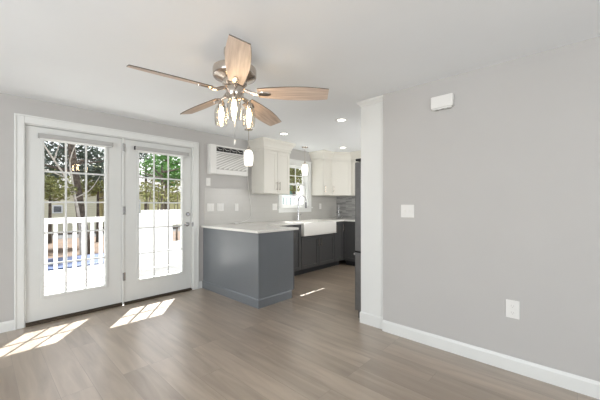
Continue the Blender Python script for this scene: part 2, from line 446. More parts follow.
def cabinet(name, label, cat, loc, rz, W, D, z0, z1, doors, m, mh=None, toe=0, handle='low', drawers=0, group=None, hinge=None, crown=None, single_handle='left'):
    t = thing(name, label, cat, loc, rz, group)
    if toe:
        MB().box(0.001, .075, 0, W - .001, D, toe).build('toe_kick', M['toe'], t, world=False)
    MB().box(0, 0, z0, W, D, z1, .001).build('body', m, t, world=False)
    g = .003; top = z1 - .004
    if drawers:
        zz = z1 - .16
        n = drawers
        for i in range(n):
            a = W * i / n + g; c = W * (i + 1) / n - g
            d = shaker(a, c, zz + g, z1 - .006, -.0005, .035).build('drawer', m, t, world=False)
            bar_handle((a + c) / 2, (zz + z1) / 2, .13, -.0205, False).build('handle', mh, d, world=False, smooth=True)
        top = zz
    for i in range(doors):
        a = W * i / doors + g; c = W * (i + 1) / doors - g
        d = shaker(a, c, z0 + .006, top, -.0005).build('door', m, t, world=False)
        if doors == 1: hx = a + .03 if single_handle == 'left' else c - .03
        else: hx = c - .03 if i % 2 == 0 else a + .03
        hz = (z0 + .13) if handle == 'low' else (top - .13)
        bar_handle(hx, hz, .14, -.0205).build('handle', mh, d, world=False, smooth=True)
    return t
CROWN = [(0, 2.152), (.012, 2.152), (.012, 2.185), (.022, 2.2), (.03, 2.225), (.05, 2.265), (.072, 2.295), (.078, 2.30), (.078, 2.3295), (0, 2.3295)]
UZ = (1.425, 2.15); UD = .33 - .022
yf = YB - .33 + .02            # body front of the upper cabinets on the sink wall
def crown(t, path):
    MB().sweep(path, CROWN).build('crown', M['cabwhite'], t)
def topfill(t, pts):
    MB().prism(pts, 2.15, 2.3294).build('frieze', M['cabwhite'], t)
W1 = .60
u1 = cabinet('wall_cabinet', 'off white two-door upper cabinet left of the kitchen window', 'cabinet', (3.192, yf, 0), 0, W1, YB - yf, UZ[0], UZ[1], 2, M['cabwhite'], M['nickel'])
topfill(u1, [(3.193, yf + .001), (3.791, yf + .001), (3.791, YB), (3.193, YB)])
crown(u1, [(3.192, YB - .001), (3.192, yf - .02), (3.792, yf - .02), (3.792, YB - .001)])
u2 = cabinet('wall_cabinet', 'narrow off white upper cabinet right of the kitchen window', 'cabinet', (4.762, yf, 0), 0, .286, YB - yf, UZ[0], UZ[1], 1, M['cabwhite'], M['nickel'])
topfill(u2, [(4.763, yf + .001), (5.047, yf + .001), (5.047, YB), (4.763, YB)])
# diagonal corner cabinet
xs = XK - .33 + .02
A, B_ = (5.05, yf), (xs, 3.494)
t = thing('corner_wall_cabinet', 'off white upper cabinet set diagonally across the kitchen corner', 'cabinet', (5.05, yf, 0), -math.atan2(yf - 3.494, xs - 5.05))
MB().prism([A, B_, (XK, 3.494), (XK, YB), (5.05, YB)], UZ[0], UZ[1]).build('body', M['cabwhite'], t)
DL = math.hypot(B_[0] - A[0], B_[1] - A[1])
d = shaker(.012, DL - .012, UZ[0] + .006, UZ[1] - .004, -.0005).build('door', M['cabwhite'], t, world=False)
bar_handle(.045, UZ[0] + .13, .14, -.0205).build('handle', M['nickel'], d, world=False, smooth=True)
topfill(t, [(5.051, yf), (xs, 3.495), (XK, 3.495), (XK, YB), (5.051, YB)])
cc = t
u4 = cabinet('wall_cabinet', 'off white upper cabinet on the mosaic wall beside the fridge edge', 'cabinet', (xs, 3.492, 0), R(-90), .76, XK - xs, UZ[0], UZ[1], 2, M['cabwhite'], M['nickel'])
topfill(u4, [(xs + .001, 3.491), (xs + .001, 2.733), (XK, 2.733), (XK, 3.491)])
crown(u2, [(4.762, YB - .001), (4.762, yf - .02), (5.048, yf - .02)])
k = .0205 / math.sqrt(2)
crown(cc, [(5.049, yf - .02), (xs - .02, 3.494)])
crown(u4, [(xs - .02, 3.493), (xs - .02, 2.732), (XK - .001, 2.732)])

# base run on the sink wall
yb = 3.52; BZ = (.10, .899)
cabinet('base_cabinet', 'dark grey base cabinet between the peninsula and the farmhouse sink', 'cabinet', (2.905, yb, 0), 0, .893, YB - yb - .03, BZ[0], BZ[1], 2, M['cabdark'], M['nickel'], toe=.0995, handle='high')
sb = thing('sink_cabinet', 'dark grey two-door cabinet under the white farmhouse sink', 'cabinet', (3.80, yb, 0))
W = .965
MB().box(.001, .075, 0, W - .001, YB - yb - .03, .0995).build('toe_kick', M['toe'], sb, world=False)
b = MB(); b.box(0, 0, .1, W, YB - yb - .03, .672); b.box(0, 0, .672, .004, YB - yb - .03, .899); b.box(W - .004, 0, .672, W, YB - yb - .03, .899); b.build('body', M['cabdark'], sb, world=False)
for i in (0, 1):
    a = W * i / 2 + .004; c = W * (i + 1) / 2 - .004
    d = shaker(a, c, .106, .655, -.0005, .06).build('door', M['cabdark'], sb, world=False)
    bar_handle(c - .035 if i == 0 else a + .035, .545, .14, -.0205).build('handle', M['nickel'], d, world=False, smooth=True)
cabinet('base_cabinet', 'narrow dark grey base cabinet between sink and kitchen corner', 'cabinet', (4.767, yb, 0), 0, .292, YB - yb - .03, BZ[0], BZ[1], 1, M['cabdark'], M['nickel'], toe=.0995, handle='high')
MB_ = MB().box(5.0615, 3.5215, .1, XK, YB, .899)
tag(MB_.build('corner_cabinet', M['cabdark']), 'dark grey blind corner base unit under the tiered stand', 'cabinet')
xb = 5.081
cabinet('base_cabinet', 'dark grey base cabinet along the mosaic wall beside the fridge edge', 'cabinet', (xb, 3.50, 0), R(-90), .60, XK - xb - .03, BZ[0], BZ[1], 1, M['cabdark'], M['nickel'], toe=.0995, handle='high')
cabinet('base_cabinet', 'dark grey base cabinet further along the mosaic wall', 'cabinet', (xb, 2.898, 0), R(-90), .60, XK - xb - .03, BZ[0], BZ[1], 1, M['cabdark'], M['nickel'], toe=.0995, handle='high')

# peninsula
px0, px1, py0 = 2.277, 2.835, 2.793
pen = thing('peninsula_cabinet', 'slate grey panelled kitchen peninsula with base moulding', 'cabinet', (px0, py0, 0))
MB().box(px0, py0, .0, px1, YB - .016, .899, .002).build('body', M['cabgrey'], pen)
BM = [(0, 0), (.012, 0), (.012, .094), (.008, .103), (.003, .108), (0, .108)]
MB().sweep([(px0, YB - .017), (px0, py0), (px1, py0)], BM).build('base_moulding', M['cabgrey'], pen)
b = MB(); b.box(px0 - .004, py0 - .004, .108, px0 + .022, py0 + .0, .8985, .002); b.box(px0 - .004, py0 - .0, .108, px0, py0 + .022, .8985, .002); b.build('corner_trim', M['cabgrey'], pen)
MB().box(px1, py0 + .05, .1, px1 + .0, py0 + .06, .11)
b = MB(); b.box(px1 + .0005, py0 + .004, .1, px1 + .045, 3.519 - .0, .899); b.build('face_frame', M['cabgrey'], pen)
fx = px1 + .0455
for i in range(1):
    a, c = py0 + .006, 3.44
    b = MB(); r_ = .055
    b.box(fx, a, .108, fx + .02, a + r_, .892, .001); b.box(fx, c - r_, .108, fx + .02, c, .892, .001); b.box(fx, a + r_, .108, fx + .02, c - r_, .108 + r_, .001); b.box(fx, a + r_, .892 - r_, fx + .02, c - r_, .892, .001); b.box(fx, a + r_, .108 + r_, fx + .011, c - r_, .892 - r_)
    d = b.build('door', M['cabdark'], pen)
    b = MB(); b.tube([(fx + .05, a + .03, .7), (fx + .05, a + .03, .84)], .0055, 8); b.tube([(fx + .05, a + .03, .72), (fx + .02, a + .03, .72)], .0045, 8); b.tube([(fx + .05, a + .03, .82), (fx + .02, a + .03, .82)], .0045, 8)
    b.build('handle', M['nickel'], d, smooth=True)

# worktop: one continuous U (peninsula, sink run with the sink cut out, far wall)
SX0, SX1 = 3.808, 4.757
b = MB(); zt0, zt1 = .90, .93
b.box(2.250, 2.768, zt0, 2.957, YB - .009, zt1, .003)
b.box(2.957, 3.47, zt0, SX0 - .002, YB - .009, zt1)
b.box(SX0 - .002, 3.93, zt0, SX1 + .002, YB - .009, zt1)
b.box(SX1 + .002, 3.47, zt0, XK - .010, YB - .009, zt1)
b.box(5.04, 2.29, zt0, XK - .010, 3.47, zt1)
tag(b.build('countertop', M['quartz']), 'white quartz worktop over the peninsula and sink run', 'countertop')

# farmhouse sink
b = MB(); so = bmesh.new()
b.box(SX0, 3.446, .688, SX1, 3.93 - .002, .701, .004)
b.box(SX0, 3.446, .70, SX1, 3.475, .921, .012)
b.box(SX0, 3.475, .70, SX0 + .028, 3.928, .915, .004); b.box(SX1 - .028, 3.475, .70, SX1, 3.928, .915, .004); b.box(SX0 + .028, 3.90, .70, SX1 - .028, 3.928, .915, .004)
t = thing('farmhouse_sink', 'white apron-front farmhouse sink under the kitchen window', 'sink', ((SX0 + SX1) / 2, 3.446, .688))
b.build('basin', M['ceramic'], t, smooth=True)
MB().lathe([(0, .002), (.038, .002), (.042, 0), (.042, -.0)], ((SX0 + SX1) / 2, 3.7, .7015), 20).build('drain', M['chrome'], t)
# faucet
fxx, fyy = 4.262, 4.005
t = thing('faucet', 'tall gooseneck pull-down kitchen faucet behind the sink', 'faucet', (fxx, fyy, .93))
MB().lathe([(0, 0), (.03, 0), (.03, .006), (.022, .012), (.020, .05), (.017, .12), (.014, .14), (0, .14)], (fxx, fyy, .93), 18).build('base', M['chrome'], t, smooth=True)
pts = [(fxx, fyy, 1.06), (fxx, fyy, 1.30)]
for i in range(1, 12):
    a = PI * i / 12; pts.append((fxx, fyy - .10 + .10 * math.cos(a), 1.30 + .105 * math.sin(a)))
pts += [(fxx, fyy - .2, 1.30), (fxx, fyy - .2, 1.285)]
MB().tube(pts, .0115, 12).build('spout', M['chrome'], t, smooth=True)
MB().tube([(fxx, fyy - .2, 1.286), (fxx, fyy - .2, 1.25), (fxx, fyy - .2, 1.17)], [.013, .017, .019], 12).build('spray_head', M['steel'], t, smooth=True)
MB().tube([(fxx + .018, fyy, 1.02), (fxx + .05, fyy, 1.03), (fxx + .10, fyy - .01, 1.07)], [.009, .007, .006], 10).build('lever', M['chrome'], t, smooth=True)
# tiered stand in the far corner
sx, sy = 5.40, 3.85
t = thing('tiered_stand', 'small clear three-tier stand on the far corner of the worktop', 'stand', (sx, sy, .93))
MB().lathe([(0, 0), (.045, 0), (.05, .004), (.02, .012), (.006, .02), (.006, .29), (.003, .30), (0, .30)], (sx, sy, .93), 20).build('stem', M['chrome'], t, smooth=True)
for z, r in ((.03, .105), (.12, .07), (.20, .05)):
    MB().lathe([(.006, z), (r * .7, z), (r, z + .016), (r, z + .02), (r * .7, z + .005), (.006, z + .005)], (sx, sy, .93), 28).build('tray', M['clearglass'], t, smooth=True)

# ------------------------------------------------------------ fridge and its side panel
pl = thing('fridge_panel', 'tall white end panel beside the fridge with base and crown', 'panel', (2.728, 1.53, 0))
MB().box(2.747, 1.4075, 0, 2.763, 1.674, CZ - .001, .001).build('board', M['trim'], pl)
MB().sweep([(2.747, 1.408), (2.747, 1.674), (2.763, 1.674)], [(0, 0), (-.010, 0), (-.010, .105), (-.005, .115), (0, .118)]).build('base_moulding', M['trim'], pl)
MB().sweep([(2.747, 1.408), (2.747, 1.674), (2.763, 1.674)], [(0, 2.27), (-.006, 2.27), (-.010, 2.285), (-.024, 2.302), (-.03, 2.31), (-.03, 2.3285), (0, 2.3285)]).build('crown', M['trim'], pl)
fr = thing('refrigerator', 'stainless refrigerator seen edge-on beyond the white end panel', 'refrigerator', (3.2, 1.35, 0))
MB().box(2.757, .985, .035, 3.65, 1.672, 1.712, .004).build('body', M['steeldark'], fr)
d = MB().box(2.750, 1.681, .745, 3.203, 1.762, 1.70, .008).build('door', M['steel'], fr)
b = MB(); b.tube([(3.15, 1.80, .85), (3.15, 1.80, 1.5)], .011, 10); b.tube([(3.15, 1.80, .9), (3.15, 1.76, .9)], .008, 8); b.tube([(3.15, 1.80, 1.45), (3.15, 1.76, 1.45)], .008, 8); b.build('handle', M['chrome'], d, smooth=True)
d = MB().box(3.207, 1.681, .745, 3.657, 1.762, 1.70, .008).build('door', M['steel'], fr)
b = MB(); b.tube([(3.26, 1.80, .85), (3.26, 1.80, 1.5)], .011, 10); b.tube([(3.26, 1.80, .9), (3.26, 1.76, .9)], .008, 8); b.tube([(3.26, 1.80, 1.45), (3.26, 1.76, 1.45)], .008, 8); b.build('handle', M['chrome'], d, smooth=True)
d = MB().box(2.750, 1.681, .105, 3.657, 1.762, .728, .008).build('freezer_drawer', M['steel'], fr)
b = MB(); b.tube([(2.80, 1.80, .70), (3.60, 1.80, .70)], .011, 10); b.tube([(2.84, 1.80, .70), (2.84, 1.76, .70)], .008, 8); b.tube([(3.56, 1.80, .70), (3.56, 1.76, .70)], .008, 8); b.build('handle', M['chrome'], d, smooth=True)
MB().box(2.752, 1.683, .7285, 2.80, 1.758, .7445).build('hinge_cover', M['black'], fr)
for x in (2.755, 3.57): MB().box(x, 1.66, 1.7125, x + .08, 1.757, 1.738, .004).build('hinge_cover', M['black'], fr)
MB().box(2.77, 1.676, .02, 3.64, 1.73, .098, .004).build('toe_grille', M['steeldark'], fr)
for x in (2.775, 3.60): 
    for y in (1.05, 1.70): MB().lathe([(0, 0), (.018, 0), (.018, .012), (.008, .014), (.008, .034), (0, .034)], (x, y, 0), 12).build('foot', M['chrome'], fr)

fr.location.x += .016

# ------------------------------------------------------------ air conditioner
ax0, ax1, az0, az1 = 2.352, 3.06, 1.705, 2.158
ac = thing('air_conditioner', 'white through-wall air conditioner right of the glass doors', 'air conditioner', ((ax0 + ax1) / 2, YB, az0))
ay = YB - .085
b = MB(); b.box(ax0, ay + .025, az0, ax1, YB, az1, .008); b.build('sleeve', M['plastic'], ac)
b = MB()
gx0_, gx1_, gz0_, gz1_ = ax0 + .11, ax1 - .035, az0 + .075, az1 - .115
b.box(ax0 + .006, ay, az0 + .006, gx0_, ay + .0245, az1 - .006, .004); b.box(gx1_, ay, az0 + .006, ax1 - .006, ay + .0245, az1 - .006, .004)
b.box(gx0_, ay, az0 + .006, gx1_, ay + .0245, gz0_, .004); b.box(gx0_, ay, az1 - .03, gx1_, ay + .0245, az1 - .006, .003)
b.box(gx0_, ay, gz1_, gx1_, ay + .0245, gz1_ + .012, .002)
b.box(gx0_ + .5, ay, gz1_ + .012, gx1_, ay + .0245, az1 - .03, .002)
b.build('front_panel', M['plastic'], ac)
MB().box(gx0_, ay + .016, gz0_, gx1_, ay + .0246, gz1_).build('intake_back', M['plasticshadow'], ac)
b = MB(); tn = math.tan(R(25)); z = gz0_ - (gx1_ - gx0_) * tn
while z < gz1_:
    pa = []
    xa = gx0_; za = z
    if za < gz0_: xa += (gz0_ - za) / tn; za = gz0_
    xb_ = gx1_; zb = z + (gx1_ - gx0_) * tn
    if zb > gz1_: xb_ -= (zb - gz1_) / tn; zb = gz1_
    if xb_ - xa > .02:
        h = .0125
        v = [b.b.verts.new(p) for p in ((xa, ay + .003, za - 0), (xb_, ay + .003, zb - 0), (xb_, ay + .003, min(gz1_, zb + 2 * h)), (xa, ay + .003, min(gz1_, za + 2 * h)))]
        v2 = [b.b.verts.new((q.co.x, ay + .015, q.co.z)) for q in v]
        b.b.faces.new(v); b.b.faces.new(v2[::-1])
        for i in range(4): b.b.faces.new((v[i], v2[i], v2[(i + 1) % 4], v[(i + 1) % 4]))
    z += .040
b.build('intake_grille', M['plastic'], ac)
vz0, vz1 = gz1_ + .012, az1 - .03
MB().box(gx0_, ay + .018, vz0, gx0_ + .5, ay + .0246, vz1).build('outlet_recess', M['black'], ac)
for i in range(4):
    xa = gx0_ + .125 * i
    b = MB()
    b.tube([(xa + .012, ay + .008, vz1 - .01), (xa + .055, ay + .008, vz0 + .03)], .004, 6); b.tube([(xa + .05, ay + .008, vz0 + .028), (xa + .1, ay + .008, vz0 + .036)], .004, 6)
    b.tube([(xa + .122, ay + .008, vz0), (xa + .122, ay + .008, vz1)], .003, 6)
    b.build('air_vane', M['plasticshadow'], ac)
MB().box(gx1_ - .02, ay - .002, vz0 + .025, gx1_ + .012, ay, vz0 + .045, .001).build('control_display', M['black'], ac)
# its cord
cp = [(3.07, YB - .02, 1.75), (3.095, YB - .02, 1.70), (3.105, YB - .018, 1.60), (3.125, YB - .018, 1.45), (3.15, YB - .018, 1.30), (3.17, YB - .018, 1.15), (3.16, YB - .02, 1.04), (3.09, YB - .022, .98), (2.98, YB - .03, .95), (2.85, YB - .06, .9365)]
def smoothpts(P, n=5):
    out = []; P = [Vector(p) for p in P]
    for i in range(len(P) - 1):
        p0, p1, p2, p3 = P[max(i - 1, 0)], P[i], P[i + 1], P[min(i + 2, len(P) - 1)]
        for k_ in range(n):
            s_ = k_ / n
            out.append(.5 * ((2 * p1) + (p2 - p0) * s_ + (2 * p0 - 5 * p1 + 4 * p2 - p3) * s_ ** 2 + (3 * p1 - p0 - 3 * p2 + p3) * s_ ** 3))
    out.append(P[-1]); return out
cord = MB().tube(smoothpts(cp), .0045, 8).build('power_cord', M['plastic'], ac, smooth=True)
MB().box(2.79, YB - .10, .9305, 2.86, YB - .045, .952, .008).build('plug', M['plastic'], cord)

# ------------------------------------------------------------ plates on walls
def plate_back(x0, z0, x1, z1, kind, label, cat, y=YB, group='white wall plates'):
    t = thing('wall_switch' if 'switch' in cat else 'power_outlet', label, cat, ((x0 + x1) / 2, y, z0), group=group)
    MB().box(x0, y - .007, z0, x1, y, z1, .003).build('cover_plate', M['plastic'], t)
    xm, zm = (x0 + x1) / 2, (z0 + z1) / 2
    n = 2 if (x1 - x0) > .1 and 'switch' in cat else 1
    for i in range(n):
        cx_ = xm + (0 if n == 1 else (-.023 if i == 0 else .023))
        if 'switch' in cat: MB().box(cx_ - .016, y - .011, zm - .033, cx_ + .016, y - .0065, zm + .033, .002).build('rocker', M['plastic'], t)
        else:
            MB().box(cx_ - .017, y - .010, zm - .034, cx_ + .017, y - .0065, zm + .034, .002).build('socket', M['plastic'], t)
            for dz in (-.018, .018):
                for dx in (-.006, .006): MB().box(cx_ + dx - .001, y - .0105, zm + dz - .004, cx_ + dx + .001, y - .0098, zm + dz + .004).build('slot', M['plasticshadow'], t)
plate_back(2.333, 1.525, 2.405, 1.645, 's', 'white single switch plate just below the air conditioner', 'light switch')
plate_back(2.345, 1.137, 2.462, 1.258, 's', 'white double switch plate on the backsplash nearest the glass doors', 'light switch', YB - .008)
plate_back(2.513, 1.137, 2.636, 1.258, 's', 'middle double switch plate of the three above the peninsula', 'light switch', YB - .008)
plate_back(2.840, 1.134, 2.912, 1.256, 'o', 'white outlet plate rightmost of the three above the peninsula', 'outlet', YB - .008)
plate_back(3.660, 1.138, 3.775, 1.256, 's', 'white plate below the upper cabinet beside the kitchen window', 'light switch', YB - .008)
plate_back(5.015, 1.140, 5.087, 1.258, 'o', 'white outlet plate right of the kitchen window', 'outlet', YB - .008)
# right wall plates, facing -x
t = thing('wall_switch', 'white double switch plate on the plain right wall', 'light switch', (XR, 1.158, 1.122), group='white wall plates')
MB().box(XR - .007, 1.096, 1.125, XR, 1.220, 1.244, .003).build('cover_plate', M['plastic'], t)
for y in (1.135, 1.181): MB().box(XR - .0085, y - .008, 1.169, XR - .0068, y + .008, 1.199, .001).build('bezel', M['plastic'], t)
for y in (1.135, 1.181): MB().box(XR - .016, y - .0045, 1.179, XR - .0084, y + .0045, 1.196, .002).build('toggle', M['plastic'], t)
t = thing('power_outlet', 'white outlet low on the plain right wall above the baseboard', 'outlet', (XR, .354, .405), group='white wall plates')
MB().box(XR - .007, .312, .398, XR, .397, .532, .003).build('cover_plate', M['plastic'], t)
for z in (.440, .490):
    s_ = MB().box(XR - .010, .337, z - .017, XR - .0068, .372, z + .017, .004).build('socket', M['plastic'], t)
    for (ya, yb_, za, zb_) in ((.346, .3485, -.004, .007), (.3605, .363, -.004, .007), (.352, .357, -.012, -.007)): MB().box(XR - .0106, ya, z + za, XR - .0099, yb_, z + zb_).build('slot', M['plasticshadow'], s_)
t = thing('door_chime', 'small white door chime box high on the right wall', 'door chime', (XR, .845, 2.06))
MB().box(XR - .045, .757, 2.072, XR, .935, 2.176, .006).build('cover', M['plastic'], t)
MB().box(XR - .035, .77, 2.062, XR - .004, .922, 2.0718).build('base', M['trim'], t)
for i in range(3): MB().box(XR - .040, .785 + i * .047, 2.058, XR - .006, .805 + i * .047, 2.0618).build('sound_slot', M['plasticshadow'], t)

# ------------------------------------------------------------ ceiling lights
def can(x, y, label):
    t = thing('recessed_light', label, 'ceiling light', (x, y, CZ), group='recessed ceiling lights')
    MB().lathe([(.052, -.001), (.054, -.006), (.075, -.005), (.078, 0), (.052, 0)], (x, y, CZ), 28).build('trim_ring', M['trim'], t, smooth=True)
    MB().lathe([(0, -.003), (.0515, -.003), (.0515, 0), (0, 0)], (x, y, CZ), 28).build('lens', M['can'], t)
can(3.19, 3.30, 'recessed ceiling light in front of the left upper cabinet')
can(3.167, 2.217, 'recessed ceiling light nearest the white end panel')
can(4.74, 3.282, 'recessed ceiling light farthest back, before the corner cabinet')
def pendant(x, y, zt, zb, r, label):
    t = thing('pendant_light', label, 'pendant light', (x, y, CZ), group='white glass pendants')
    MB().lathe([(0, -.028), (.012, -.028), (.02, -.022), (.055, -.014), (.062, -.004), (.062, 0), (0, 0)], (x, y, CZ), 24).build('canopy', M['nickel'], t, smooth=True)
    MB().tube([(x, y, CZ - .02), (x, y, zt + .05)], .0035, 8).build('stem', M['nickel'], t)
    MB().lathe([(0, .055), (.010, .055), (.014, .04), (.028, .012), (.030, -.004), (0, -.004)], (x, y, zt), 20).build('socket_cap', M['nickel'], t, smooth=True)
    H = zt - zb
    pr = [(.028, 0), (r * .8, -.12 * H), (r * .97, -.32 * H), (r, -.5 * H), (r * .95, -.75 * H), (r * .78, -H), (r * .74, -H), (r * .9, -.75 * H), (r * .95, -.5 * H), (r * .92, -.32 * H), (r * .75, -.13 * H), (.026, -.006)]
    MB().lathe(pr, (x, y, zt), 28).build('glass_shade', M['opal'], t, smooth=True)
pendant(2.648, 3.472, 2.028, 1.805, .066, 'lit white glass pendant over the peninsula, in front of the air conditioner')
pendant(4.215, 3.79, 2.005, 1.80, .062, 'lit white glass pendant hanging over the sink window')

# ------------------------------------------------------------ ceiling fan
FX, FY, FZ = 1.2229, 1.7609, 2.033
fan = thing('ceiling_fan', 'five-blade nickel ceiling fan with washed oak blades and glass jar lights', 'ceiling fan', (FX, FY, CZ))
c = (FX, FY, 0)
MB().lathe([(0, 2.3299), (.075, 2.3299), (.075, 2.30), (.066, 2.27), (.05, 2.255), (.05, 2.206), (0, 2.206)], c, 32).build('canopy', M['nickel'], fan, smooth=True)
MB().lathe([(0, 2.207), (.08, 2.207), (.135, 2.203), (.148, 2.196), (.150, 2.186), (.150, 2.145), (.146, 2.138), (.12, 2.128), (.085, 2.115), (.085, 2.09), (.07, 2.075), (0, 2.075)], c, 40).build('motor_housing', M['nickel'], fan, smooth=True)
MB().lathe([(0, 2.074), (.058, 2.074), (.062, 2.06), (.062, 2.02), (.055, 2.0), (.045, 1.985), (.03, 1.975), (.012, 1.968), (0, 1.968)], c, 32).build('switch_housing', M['nickel'], fan, smooth=True)
def halfw(s):   # half width along the blade, s 0..1
    return .047 + .026 * math.sin(min(1, s / .62) * PI / 2) - .018 * max(0, (s - .55) / .45) ** 2
for kk in range(5):
    a = R(237.35 + 72 * kk)
    ca, sa = math.cos(a), math.sin(a); pit = R(-16)
    droop = -.0106 - .0435 * ca - .0157 * sa
    def P(r, wv, h):   # r along, wv across, h normal
        y_ = wv * math.cos(pit) - h * math.sin(pit); z_ = wv * math.sin(pit) + h * math.cos(pit)
        return Vector((FX + ca * r - sa * y_, FY + sa * r + ca * y_, FZ + z_ + droop * r / .66))
    n = 14; r0, r1 = .165, .652
    b = MB(); top = []; bot = []
    outline = []
    for i in range(n + 1):
        s = i / n; r = r0 + (r1 - r0) * s
        outline.append((r + (.004 if i == n else 0), -halfw(s)))
    for i in range(n, -1, -1):
        s = i / n; r = r0 + (r1 - r0) * s
        outline.append((r - (.004 if i == n else 0), halfw(s)))
    top = [b.b.verts.new(P(r, wv, .003)) for r, wv in outline]; bot = [b.b.verts.new(P(r, wv, -.003)) for r, wv in outline]
    m_ = len(outline)
    b.b.faces.new(top); b.b.faces.new(bot[::-1])
    for i in range(m_):
        f = b.b.faces.new((top[i], top[(i + 1) % m_], bot[(i + 1) % m_], bot[i])); f.material_index = 1
    # build in a frame aligned with the blade so the grain runs along it
    bl = MB(); bl.b.free(); bl.b = b.b
    bmesh.ops.recalc_face_normals(bl.b, faces=bl.b.faces)
    LM = Matrix.Translation((FX, FY, FZ)) @ Matrix.Rotation(a, 4, 'Z')
    bl.b.transform(LM.inverted())
    me = bpy.data.meshes.new('blade'); bl.b.to_mesh(me); bl.b.free(); me.materials.append(M['blade']); me.materials.append(M['bladeedge'])
    bo = bpy.data.objects.new('blade', me); COL.objects.link(bo); bo.parent = fan
    bo.location = (0, 0, FZ - CZ); bo.rotation_euler = (0, 0, a)
    # blade iron: arm from the motor down to a decorative plate under the blade
    q = MB()
    arm = [P(.055, 0, .02), P(.09, 0, .012), P(.125, 0, -.004), P(.17, 0, -.008)]
    q.tube(arm, [.012, .012, .012, .012], 8)
    pl_ = []
    for i in range(18):
        tt = 2 * PI * i / 18; pl_.append((.205 + .052 * math.cos(tt), .022 * math.sin(tt)))
    t1 = [q.b.verts.new(P(r, wv, -.0035)) for r, wv in pl_]; t2 = [q.b.verts.new(P(r, wv * .8, -.012)) for r, wv in pl_]
    q.b.faces.new(t1); q.b.faces.new(t2[::-1])
    for i in range(18): q.b.faces.new((t1[i], t1[(i + 1) % 18], t2[(i + 1) % 18], t2[i]))
    bmesh.ops.recalc_face_normals(q.b, faces=q.b.faces)
    q.b.transform(LM.inverted())
    me = bpy.data.meshes.new('blade_iron'); q.b.to_mesh(me); q.b.free(); me.materials.append(M['nickel'])
    for f in me.polygons: f.use_smooth = True
    try: me.set_sharp_from_angle(angle=R(40))
    except Exception: pass
    io = bpy.data.objects.new('blade_iron', me); COL.objects.link(io); io.parent = bo
# lights: lateral axis u = camera right, d = away from the camera
yaw = .82206
for th in (160, 40, 280):
    u, dd = .112 * math.cos(R(th)), .112 * math.sin(R(th))
    x = FX + u * math.cos(yaw) + dd * math.sin(yaw); y = FY - u * math.sin(yaw) + dd * math.cos(yaw)
    ex, ey = x - FX, y - FY
    q = MB(); q.tube([(FX + ex * .35, FY + ey * .35, 2.005), (FX + ex * .7, FY + ey * .7, 2.008), (FX + ex * .95, FY + ey * .95, 2.0), (x, y, 1.975)], .008, 10)
    q.lathe([(0, 1.985), (.018, 1.985), (.024, 1.975), (.024, 1.945), (.02, 1.94), (0, 1.94)], (x, y, 0), 20)
    arm = q.build('light_arm', M['nickel'], fan, smooth=True)
    # open glass jar
    MB().lathe([(.024, 1.955), (.034, 1.945), (.044, 1.925), (.047, 1.90), (.046, 1.85), (.042, 1.815), (.040, 1.815), (.044, 1.85), (.045, 1.90), (.042, 1.924), (.032, 1.943), (.024, 1.951)], (x, y, 0), 28).build('glass_jar', M['jar'], arm, smooth=True)
    MB().lathe([(0, 1.94), (.010, 1.94), (.012, 1.925), (.017, 1.90), (.018, 1.88), (.014, 1.85), (.006, 1.835), (0, 1.833)], (x, y, 0), 16).build('bulb', M['bulb'], arm, smooth=True)
for (u, dd, z1, nm) in ((-.006, .03, 1.675, 'pull_chain'),):
    x = FX + u * math.cos(yaw) + dd * math.sin(yaw); y = FY - u * math.sin(yaw) + dd * math.cos(yaw)
    q = MB(); q.tube([(x, y, 1.975), (x, y, z1 + .02)], .0014, 6)
    ch = q.build('pull_chain', M['chrome'], fan)
    MB().lathe([(0, .035), (.003, .035), (.006, .02), (.0065, .005), (.004, 0), (0, 0)], (x, y, z1), 12).build('pull_knob', M['plastic'], ch, smooth=True)

# ------------------------------------------------------------ outdoors
rnd = random.Random(7)
def stuffmat(name, c1, c2, scale, rough=.9):
    m = bpy.data.materials.new(name); m.use_nodes = True
    nt = m.node_tree; p = nt.nodes['Principled BSDF']; p.inputs['Roughness'].default_value = rough
    tc = nt.nodes.new('ShaderNodeTexCoord'); n = nt.nodes.new('ShaderNodeTexNoise'); n.inputs['Scale'].default_value = scale; n.inputs['Detail'].default_value = 5
    r = nt.nodes.new('ShaderNodeValToRGB'); r.color_ramp.elements[0].position = .35; r.color_ramp.elements[1].position = .65
    r.color_ramp.elements[0].color = lin(c1); r.color_ramp.elements[1].color = lin(c2)
    nt.links.new(tc.outputs['Object'], n.inputs[0]); nt.links.new(n.outputs['Fac'], r.inputs[0]); nt.links.new(r.outputs[0], p.inputs['Base Color'])
    return m
M['ground'] = stuffmat('leaf strewn lawn', (66, 47, 32), (98, 74, 50), 3)
M['road'] = stuffmat('grey asphalt', (56, 56, 57), (68, 68, 67), 5)
M['tarp'] = stuffmat('blue tarpaulin', (20, 46, 92), (32, 64, 112), 2, .5)
M['siding'] = tile_mat('beige lap siding', (222, 216, 190), (226, 220, 194), (190, 184, 160), 8, .16, 'X', .7, .006)
M['siding2'] = tile_mat('pale yellow lap siding', (206, 200, 150), (210, 204, 156), (180, 174, 130), 8, .16, 'X', .7, .006)
M['roofing'] = stuffmat('grey roof shingle', (104, 102, 100), (130, 128, 124), 8)
M['bark'] = stuffmat('dark rough bark', (66, 58, 50), (104, 92, 80), 9)
M['palebark'] = stuffmat('pale bark', (168, 160, 148), (206, 200, 190), 9)
M['needle'] = stuffmat('dark pine needles', (62, 76, 66), (88, 104, 88), 4)
M['leafgreen'] = stuffmat('bright green leaves', (72, 122, 56), (120, 164, 84), 4)
M['leafyellow'] = stuffmat('yellow green leaves', (96, 104, 52), (142, 142, 82), 4)
M['teal'] = stuffmat('teal painted boards', (96, 150, 142), (112, 164, 156), 3)
M['winglass'] = mat('dark window glass', (60, 66, 74), .1)

